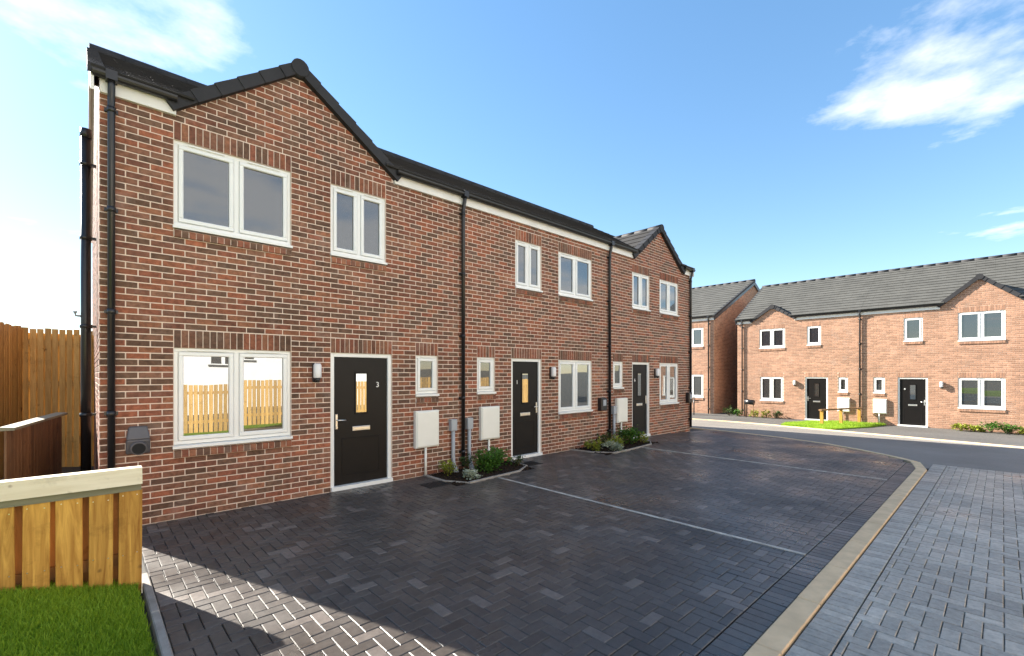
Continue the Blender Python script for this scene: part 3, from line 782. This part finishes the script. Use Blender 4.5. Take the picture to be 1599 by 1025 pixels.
# ------------------------------------------------------------------ fittings that stand on their own
def flue():
    t = thing('flue_cowl', 'dark grey plastic vent cowl on brick wall beside the downpipe and low fence', 'vent', (.335, 0, 1.02))
    mb = MB(); n = 12
    prof = [(-.10, -.10, .12), (-.10, -.12, -.02), (-.085, -.10, -.15)]
    mb.hexa([(-.11, -.06, -.17), (.11, -.06, -.17), (.11, .0, -.17), (-.11, .0, -.17), (-.11, -.10, .0), (.11, -.10, .0), (.11, .0, .0), (-.11, .0, .0)])
    mb.hexa([(-.11, -.10, .0), (.11, -.10, .0), (.11, .0, .0), (-.11, .0, .0), (-.085, -.05, .15), (.085, -.05, .15), (.085, 0, .15), (-.085, 0, .15)])
    o = mb.build('cowl', 'flue', t); md = o.modifiers.new('b', 'BEVEL'); md.width = .018; md.segments = 3
    mb = MB(); mb.tube([(0, -.03, -.085), (0, -.14, -.10)], [.085, .075], 18); mb.build('outlet', 'flue', t)
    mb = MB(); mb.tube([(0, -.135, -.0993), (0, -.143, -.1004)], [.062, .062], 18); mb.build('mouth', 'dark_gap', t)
flue()
for X, lab in ((4.80, 'grey cable duct with square cap left of the downpipe above the planting bed'), (5.17, 'grey cable duct with square cap right of the downpipe above the planting bed'), (9.87, 'grey cable duct beside the far downpipe and its meter cabinet')):
    t = thing('cable_duct', lab, 'conduit', (X, 0, 0), 0, 'grey cable ducts on the terrace wall')
    mb = MB(); mb.tube([(0, -.15, -.02), (0, -.10, .07), (0, -.055, .16), (0, -.05, .3), (0, -.05, .78)], [.05, .045, .038, .035, .035], 10); mb.build('duct', 'grey_plastic', t)
    mb = MB(); mb.prism(rect(-.065, .065, .74, .95), -.095, -.004, .01, FRONT); mb.build('cap_box', 'grey_plastic', t)
for X, lab in ((9.36, 'black box on brick wall left of the far downpipe'), (14.0, 'black box on brick wall at the far corner of the terrace')):
    t = thing('wall_box', lab, 'box', (X, 0, 1.02), 0, 'black boxes on the terrace wall')  # plain black wall boxes with a grey front panel
    mb = MB(); mb.prism(rect(-.12, .12, -.16, .16), -.12, -.002, .015, FRONT); mb.build('case', 'black_plastic', t)
    mb = MB(); mb.prism(rect(-.06, .06, -.04, .11), -.135, -.115, .008, FRONT); mb.build('front_panel', 'grey_plastic', t)
# soil pipe on the gable
t = thing('soil_pipe', 'thick black soil pipe standing off the pale gable wall above the fence', 'pipe', (-.11, 1.6, 0))
mb = MB(); mb.tube([(0, 0, .1), (0, 0, 5.02)], .055, 14); mb.build('pipe', 'black_plastic', t)
mb = MB(); mb.tube([(0, 0, 4.98), (0, 0, 5.10)], [.064, .06], 14); mb.build('vent_cap', 'black_plastic', t)
for z in (1.2, 2.4, 3.6, 4.6):
    mb = MB(); mb.tube([(0, 0, z), (0, 0, z + .05)], .066, 14); mb.box(0, .105, -.03, .03, z + .01, z + .04); mb.build('pipe_bracket', 'black_plastic', t)
mb = MB(); mb.tube([(-.03, 0, 2.56), (-.10, -.02, 2.56), (-.105, -.02, 2.60)], .014, 8); mb.tube([(-.105, -.02, 2.60), (-.105, -.02, 2.62)], .024, 10); mb.build('side_valve', 'grey_plastic', t)

# drain covers
for X, Y, lab in ((4.0, -.68, 'dark square drain cover in the paving by the meter cabinet'), (6.32, -.52, 'dark square drain cover beside the planting bed corner near the second door')):
    t = thing('drain_cover', lab, 'drain cover', (X, Y, 0), 0, 'dark drain covers in the drive')
    mb = MB(); mb.box(-.2, .2, -.16, .16, -.02, .006); mb.build('frame', 'cover', t)
    for k in range(7):
        mb = MB(); mb.box(-.18 + k * .053, -.155 + k * .053, -.14, .14, .004, .012); mb.build('grate_bar', 'cover', t)
mb = MB(); n = 24
mb.v = [(15.3 + .35 * math.cos(2 * math.pi * i / n), -2.3 + .35 * math.sin(2 * math.pi * i / n), gz(15.3 + .35 * math.cos(2 * math.pi * i / n)) + .004) for i in range(n)]; mb.face(list(range(n)))
# ------------------------------------------------------------------ timber fences
def plank(parent, name, x, y, z, wx, wy, h, mat, r=None, rz=0.0):
    mb = MB(); r = random.random() if r is None else r; b = .004
    t_ = random.uniform(-.006, .006)
    mb.hexa([(-wx / 2, -wy / 2, 0), (wx / 2, -wy / 2, 0), (wx / 2, wy / 2, 0), (-wx / 2, wy / 2, 0),
             (-wx / 2 + t_, -wy / 2, h), (wx / 2 + t_, -wy / 2, h), (wx / 2 + t_, wy / 2, h), (-wx / 2 + t_, wy / 2, h)], r)
    o = mb.build(name, mat, parent, None, (x, y, z)); o.rotation_euler = (0, 0, rz + random.gauss(0, .006))
    md = o.modifiers.new('b', 'BEVEL'); md.width = .004; md.segments = 1
    return o
def lawn_z(x, y): return .01 + .27 * min(max(.18 - x, 0), 1.1)
lf = thing('low_timber_fence', 'low honey timber fence with pale capping board at the edge of the lawn', 'fence', (0, -1.95, 0))
for k in range(16):
    x = .158 - k * .18
    plank(lf, 'plank', x, -.02, lawn_z(x, 0) - .08, .148 + random.uniform(-.004, .004), .022, .815 - lawn_z(x, 0) + .08, 'wood')
    plank(lf, 'back_plank', x - .089, .075, lawn_z(x, 0) - .08, .13, .022, .88 - lawn_z(x, 0) + .08, 'wood_dark')
nm = MB(); nm.tube([(0, 0, 0), (0, -.003, 0)], .0045, 6); nail = mesh_of(nm, 'nail', 'steel')
for k in range(9):
    for dx in (-.045, .045):
        for zz_ in (.30, .77): link('nail', nail, lf, None, (.158 - k * .18 + dx, -.031, zz_ + random.uniform(-.012, .012)))
for x in (.15, -1.3, -2.6): plank(lf, 'post', x, .028, -.1, .075, .07, .96, 'wood_dark')
mb = MB(); mb.box(-2.75, .23, -.042, .06, .812, .868, .4); mb.build('rail', 'wood_rail', lf)
mb = MB(); mb.hexa([(-2.75, -.075, .868), (.235, -.075, .868), (.235, .09, .868), (-2.75, .09, .868), (-2.75, -.045, 1.0), (.235, -.045, 1.0), (.235, .06, 1.0), (-2.75, .06, 1.0)], .6)
o = mb.build('cap', 'wood_cap', lf)
mb = MB(); mb.box(-2.75, .2, .03, .06, .2, .29, .3); mb.build('rail', 'wood_dark', lf)
# tall rear fence and side fence
tf = thing('tall_timber_fence', 'tall yellow timber palisade closing the side passage behind the low fence', 'fence', (0, 5.0, 0))
for k in range(11): plank(tf, 'plank', -.90 + k * .094, 0, -.1, .084, .02, 2.70 + random.uniform(-.014, .014), 'wood_tall')
for k in range(10): plank(tf, 'back_plank', -.853 + k * .094, .06, -.1, .07, .02, 2.62, 'wood_tall')
for z in (.5, 1.55, 2.3):
    mb = MB(); mb.box(-.96, .02, .012, .048, z, z + .09, .5); mb.build('rail', 'wood_tall', tf)
SA = math.atan2(-2.4, -.42)
sf = thing('side_boundary_fence', 'tall yellow timber boundary fence with horizontal rails beside the palisade', 'fence', (-.97, 4.98, 0), SA)
for k in range(13): plank(sf, 'plank', .06 + k * .105, .03, .05, .097, .02, 2.55 + random.uniform(-.014, .014), 'wood_tall')
for z in (.7, 1.75, 2.2):
    mb = MB(); mb.box(0, 1.42, -.03, .018, z, z + .08, .4); mb.build('rail', 'wood_tall', sf)
for q in (.03, 1.36): plank(sf, 'post', q, -.02, .05, .08, .08, 2.58, 'wood_tall')
gp = thing('passage_screen', 'short timber screen coloured dark brown for its shade, with grey cap behind the low fence', 'fence', (-.74, .36, 0), math.atan2(2.3, .36))
for k in range(19): plank(gp, 'plank', .06 + k * .122, 0, .1, .116, .02, 1.07, 'wood_dark')
mb = MB(); mb.hexa([(0, -.07, 1.17), (2.34, -.07, 1.17), (2.34, .05, 1.17), (0, .05, 1.17), (0, -.07, 1.20), (2.34, -.07, 1.20), (2.34, .05, 1.21), (0, .05, 1.21)], .5); mb.build('cap', 'wood_rail', gp)

# ------------------------------------------------------------------ lawns
def ground_sheet(name, x0, x1, y0, y1, f, mat, nx=14, ny=10):
    mb = MB()
    for j in range(ny + 1):
        for i in range(nx + 1):
            x = x0 + (x1 - x0) * i / nx; y = y0 + (y1 - y0) * j / ny; mb.v.append((x, y, f(x, y)))
    for j in range(ny):
        for i in range(nx):
            a = j * (nx + 1) + i; mb.face([a, a + 1, a + nx + 2, a + nx + 1], .5, True)
    o = mb.build(name, mat); o['kind'] = 'structure'; return o
ground_sheet('lawn', -6, .20, -7.5, -1.9, lawn_z, 'turf', 40, 30)
ground_sheet('side_path', -6, .12, -1.9, 9.0, lambda x, y: lawn_z(x, y) * .4 - .02, 'tarmac', 20, 20)
def blades(name, pts, hmin, hmax, mat, parent=None):
    mb = MB()
    for x, y, z in pts:
        h = random.uniform(hmin, hmax); a = random.uniform(0, 6.283); wv = random.uniform(.0018, .0036) * (h / .05) ** .4; lean = random.uniform(.1, .75) * h; la = random.uniform(0, 6.283)
        dx, dy = math.cos(a) * wv, math.sin(a) * wv; lx, ly = math.cos(la) * lean, math.sin(la) * lean
        b = len(mb.v)
        mb.v += [(x - dx, y - dy, z), (x + dx, y + dy, z), (x + dx * .8 + lx * .35, y + dy * .8 + ly * .35, z + h * .6), (x - dx * .8 + lx * .35, y - dy * .8 + ly * .35, z + h * .6), (x + lx, y + ly, z + h)]
        r = min(max(random.gauss(.5 + .3 * math.sin(x * 3.1 + y * 1.7) * math.sin(y * 2.3 - x), .22), 0), 1)
        mb.face([b, b + 1, b + 2, b + 3], r); mb.face([b + 3, b + 2, b + 4], r)
    o = mb.build(name, mat, parent); o['kind'] = 'stuff'; return o
pts = []
while len(pts) < 60000:
    x = random.uniform(-1.6, .21); y = random.uniform(-4.2, -1.85)
    if x > .19 and random.random() > .5: continue
    pts.append((x, y, lawn_z(x, y) - .004))
pts += [(x + random.gauss(0, .01), y + random.gauss(0, .01), z) for x, y, z in random.sample(pts, 2500)]
g = blades('lawn_grass', pts, .022, .058, 'grass'); tag(g, 'short bright green grass of the sloping lawn below the low fence', 'grass')
le = structure('lawn_edging')
strip_along([(.265, -1.75), (.265, -6.2)], .055, -.06, .03, .9, 'edging_stone', 'edging', le)
# lawn across the road
lp = [(20.5, -.75), (22.2, -.45), (24.6, -.75), (25.5, -1.7), (25.62, -3.4), (23.2, -2.95), (20.15, -2.45)]
mb = MB(); mb.quad([(x, y, gz(x) + .04) for x, y in lp]); 
for i in range(len(lp)):
    (x0, y0), (x1, y1) = lp[i - 1], lp[i]; mb.quad([(x0, y0, gz(x0) - .02), (x1, y1, gz(x1) - .02), (x1, y1, gz(x1) + .04), (x0, y0, gz(x0) + .04)])
o = mb.build('lawn', 'turf'); o['kind'] = 'structure'
pts = []
while len(pts) < 16000:
    x = random.uniform(20, 25.7); y = random.uniform(-3.4, -.4)
    if inside(lp, x, y): pts.append((x, y, gz(x) + .035))
g = blades('lawn_grass', pts, .05, .11, 'grass'); tag(g, 'vivid green grass of the small lawn across the road', 'grass')
# knee rail on it
kr = thing('knee_rail', 'low timber knee rail on the small lawn across the road', 'fence', (22.9, -1.62, gz(22.9)))
KP = [(0, 0), (1.3, -.42), (2.5, -.86)]
for x, y in KP: plank(kr, 'post', x, y, -.1, .11, .11, .74, 'wood')
for (xa, ya), (xb, yb) in zip(KP, KP[1:]):
    mb = MB(); L = math.hypot(xb - xa, yb - ya); mb.box(-.12, L + .12, -.06, .06, .635, .70, .4); o = mb.build('rail', 'wood_dark', kr, None, (xa, ya, 0)); o.rotation_euler = (0, 0, math.atan2(yb - ya, xb - xa))

# ------------------------------------------------------------------ planting
def shrub(label, loc, rx, ry, h, mat, n, leaf, flowers=0, group=None, name='shrub', stems=7):
    rx, ry, h, n = rx * .88, ry * .88, h * .82, int(n * .75)
    t = thing(name, label, 'plant', loc, random.uniform(0, 6), group)
    st = MB(); tips = []
    for k in range(stems):
        a = 2 * math.pi * k / stems + random.uniform(-.3, .3); q = random.uniform(.3, .85)
        tip = (math.cos(a) * rx * q, math.sin(a) * ry * q, h * random.uniform(.55, .95)); tips.append(tip)
        st.tube([(0, 0, -.03), (tip[0] * .4, tip[1] * .4, tip[2] * .55), tip], [.008, .006, .003], 5)
    st.build('stem', 'stem', t)
    mb = MB(); fl = MB()
    cl = [(random.gauss(0, .42) * rx, random.gauss(0, .42) * ry, h * random.uniform(.2, .85)) for _ in range(max(5, n // 45))] + tips
    for k in range(n):
        c = random.choice(cl); s = .30
        p = Vector((c[0] + random.gauss(0, s * rx * .6), c[1] + random.gauss(0, s * ry * .6), max(.01, c[2] + random.gauss(0, s * h * .55))))
        l = leaf * random.uniform(.6, 1.3); d = Vector((p.x / rx + random.gauss(0, .5), p.y / ry + random.gauss(0, .5), random.uniform(-.3, .9))).normalized()
        sd = d.cross(Vector((random.gauss(0, .4), random.gauss(0, .4), 1))).normalized() * l * .34; nn = d.cross(sd).normalized() * l * .08
        b = len(mb.v); mb.v += [tuple(p), tuple(p + d * l * .5 + sd + nn), tuple(p + d * l), tuple(p + d * l * .5 - sd + nn)]
        r = min(max(random.gauss(.5, .28), 0), 1); mb.face([b, b + 1, b + 2], r); mb.face([b, b + 2, b + 3], r)
    mb.build('foliage', mat, t)
    if flowers:
        for k in range(flowers):
            c = Vector((random.gauss(0, .5) * rx, random.gauss(0, .5) * ry, h * random.uniform(.7, 1.05)))
            for q in range(5):
                a = q * 1.2566; d = Vector((math.cos(a), math.sin(a), .35)) * .018; e = Vector((-math.sin(a), math.cos(a), 0)) * .009
                fl.quad([c, c + d * .6 + e, c + d, c + d * .6 - e])
        fl.build('flower', 'petal', t)
    return t
for kx, lab in (('a', 'planting bed'), ('b', 'planting bed')):
    poly = beds[kx]
    be = structure('planting_bed')
    mb = MB(); nb = 60
    top_ = []
    x0, x1 = min(p[0] for p in poly), max(p[0] for p in poly); y0, y1 = min(p[1] for p in poly), -.0
    mb.quad([(x, y, -.01) for x, y in poly][::-1] if False else [(x, y, .004) for x, y in poly]); mb.build('soil', 'soil', be)
    cl_ = MB()
    for k in range(900):
        x, y = random.uniform(x0, x1), random.uniform(y0, y1)
        if not inside(poly, x, y): continue
        r_ = random.uniform(.006, .022); z = .004
        cl_.hexa([(x - r_, y - r_, z - .01), (x + r_, y - r_ * .7, z - .01), (x + r_ * .8, y + r_, z - .01), (x - r_, y + r_ * .8, z - .01),
                  (x - r_ * .5, y - r_ * .5, z + r_ * .9), (x + r_ * .5, y - r_ * .4, z + r_), (x + r_ * .4, y + r_ * .5, z + r_ * .8), (x - r_ * .5, y + r_ * .4, z + r_ * .9)])
    cl_.build('soil_clods', 'soil', be, 'stuff')
    edge = poly[:-1] if kx == 'a' else poly
    strip_along(edge, .05, -.05, .025, .6, 'edging_stone', 'edging', be)
GP = 'plants in the beds along the terrace'
shrub('small yellow green shrub at the corner of the bed under the meter cabinet', (4.52, -.28, 0), .15, .15, .26, 'leaf_yellow', 420, .05, 3, GP)
shrub('low silver leaved plant at the front of the bed by the downpipe', (4.62, -.78, 0), .24, .13, .17, 'leaf_silver', 620, .045, 8, GP)
shrub('bushy fresh green shrub in the bed beside the downpipe', (5.28, -.50, 0), .30, .24, .40, 'leaf_green', 1300, .06, 0, GP)
shrub('green shrub at the wall under the second meter cabinet', (5.75, -.18, 0), .2, .14, .36, 'leaf_green', 600, .055, 0, GP)
shrub('dark sparse shrub beneath the downpipe foot', (5.0, -.2, 0), .12, .1, .28, 'leaf_dark', 200, .045, 0, GP)
shrub('sparse olive sprig near the bed corner by the second door', (6.02, -.5, 0), .12, .12, .2, 'leaf_dark', 160, .05, 2, GP)
shrub('yellow green tuft at the near end of the far bed', (8.55, -.4, 0), .22, .2, .26, 'leaf_yellow', 500, .055, 2, GP)
shrub('pale silver plant at the front of the far bed', (8.78, -.78, 0), .24, .14, .2, 'leaf_silver', 600, .06, 3, GP)
shrub('light green shrub beside the silver plant of the far bed', (9.12, -.62, 0), .24, .18, .3, 'leaf_yellow', 700, .055, 4, GP)
shrub('dense green shrub under the far meter cabinet', (9.95, -.42, 0), .34, .26, .42, 'leaf_green', 1300, .06, 6, GP)
shrub('small lime shrub at the far end of the far bed', (10.25, -.62, 0), .17, .14, .28, 'leaf_yellow', 420, .05, 2, GP)
shrub('brown leaved shrub against the wall by the black box', (9.2, -.2, 0), .28, .14, .34, 'leaf_dark', 420, .05, 0, GP)
G2 = 'border plants along the sunlit houses'
for i, (y, m, s, lab) in enumerate([(-5.75, 'leaf_yellow', .8, 'yellow low plant left in the flower border under the large window'), (-6.15, 'leaf_yellow', .7, 'small yellow plant second in the flower border under the large window'), (-6.6, 'leaf_green', 1.25, 'largest green shrub with white flowers in the flower border'),
                                    (-7.1, 'leaf_green', 1.0, 'mid green shrub right of the flowering one in the border'), (-7.55, 'leaf_yellow', .9, 'yellow green shrub at the far right of the border')]):
    shrub(lab, (25.25, y, -.48), .32 * s, .34 * s, .36 * s, m, 380, .09, 6 if i == 2 else 0, G2)
for i, (y, m, s, lab) in enumerate([(2.75, 'leaf_green', .9, 'green tuft at the foot of the house corner downpipe'), (1.9, 'leaf_yellow', .9, 'yellow green grass tuft near the house corner'), (1.35, 'leaf_yellow', 1.0, 'yellow tuft under the ground floor window across the road'), (.85, 'leaf_dark', .9, 'dry brown sprig under the ground floor window across the road'), (3.2, 'leaf_dark', 1.1, 'dark shrub in the gap between the two sunlit houses')]):
    shrub(lab, (25.35, y, -.48), .26 * s, .26 * s, .42 * s, m, 240, .09, 0, G2)
# post box on legs by the corner of the sunlit house
pb = thing('post_mounted_box', 'small dark hooded box on thin legs by the corner of the sunlit house', 'box', (25.05, 2.05, -.48), ROT)
mb = MB(); mb.tube([(-.22, 0, .82), (.22, 0, .78)], [.13, .13], 12); mb.build('drum', 'black_plastic', pb)
for x in (-.18, .18):
    mb = MB(); mb.tube([(x, 0, -.02), (x, 0, .72)], .018, 8); mb.build('leg', 'wood_dark', pb)
# black railing by the detached house
rl = thing('railing', 'black metal railing by the ground floor window of the house with shaded gable', 'railing', (24.3, 5.9, -.47), ROT)
for k in range(3):
    mb = MB(); mb.tube([(k * .62, 0, 0), (k * .62, 0, 1.35 if k == 1 else 1.0)], .03, 8); mb.build('post', 'black_plastic', rl)
for z in (.70, .78):
    mb = MB(); mb.tube([(-.6, 0, z), (1.5, 0, z)], .022, 8); mb.build('rail', 'black_plastic', rl)

# ------------------------------------------------------------------ what faces the terrace across the road (seen in its windows)
bf = thing('boundary_fence', 'sunlit timber palisade across the road reflected in the terrace windows', 'fence', (0, -10.0, 0))
for k in range(150): plank(bf, 'plank', -2.5 + k * .13, 0, 0, .105, .022, 1.50 + random.uniform(-.015, .015), 'wood_tall')
for z in (.3, 1.2):
    mb = MB(); mb.box(-2.6, 17.0, -.055, -.012, z, z + .09, .5); mb.build('rail', 'wood_tall', bf)
sheet('verge', rect(-14, 17.0, -10.4, -9.0), 'turf', .01)
wh = thing('rendered_house', 'white rendered house behind the palisade reflected in the terrace windows', 'house', (-3, -19, 0))
mb = MB(); mb.box(0, 17, -7, 0, -.1, 5.2); mb.build('wall', 'render_white', wh)
mb = MB(); mb.hexa([(-.3, -7.4, 5.2), (17.3, -7.4, 5.2), (17.3, .4, 5.2), (-.3, .4, 5.2), (-.3, -3.6, 7.8), (17.3, -3.6, 7.8), (17.3, -3.4, 7.8), (-.3, -3.4, 7.8)]); mb.build('roof', 'tile_grey', wh)
for x in (1.2, 3.1, 7.38, 7.95, 8.62, 9.2, 12.4, 13.0, 15.6):
    z = 2.33
    mb = MB(); mb.box(x - .27, x + .27, -.02, .03, z, z + .52); wn = mb.build('window', 'upvc', wh)
    mb = MB(); mb.box(x - .21, x + .21, .025, .04, z + .05, z + .47); mb.build('pane', 'glass_low', wn)
    mb = MB(); mb.box(x - .32, x + .32, .0, .09, z - .06, z - .002); mb.build('sill', 'tile_grey', wn)
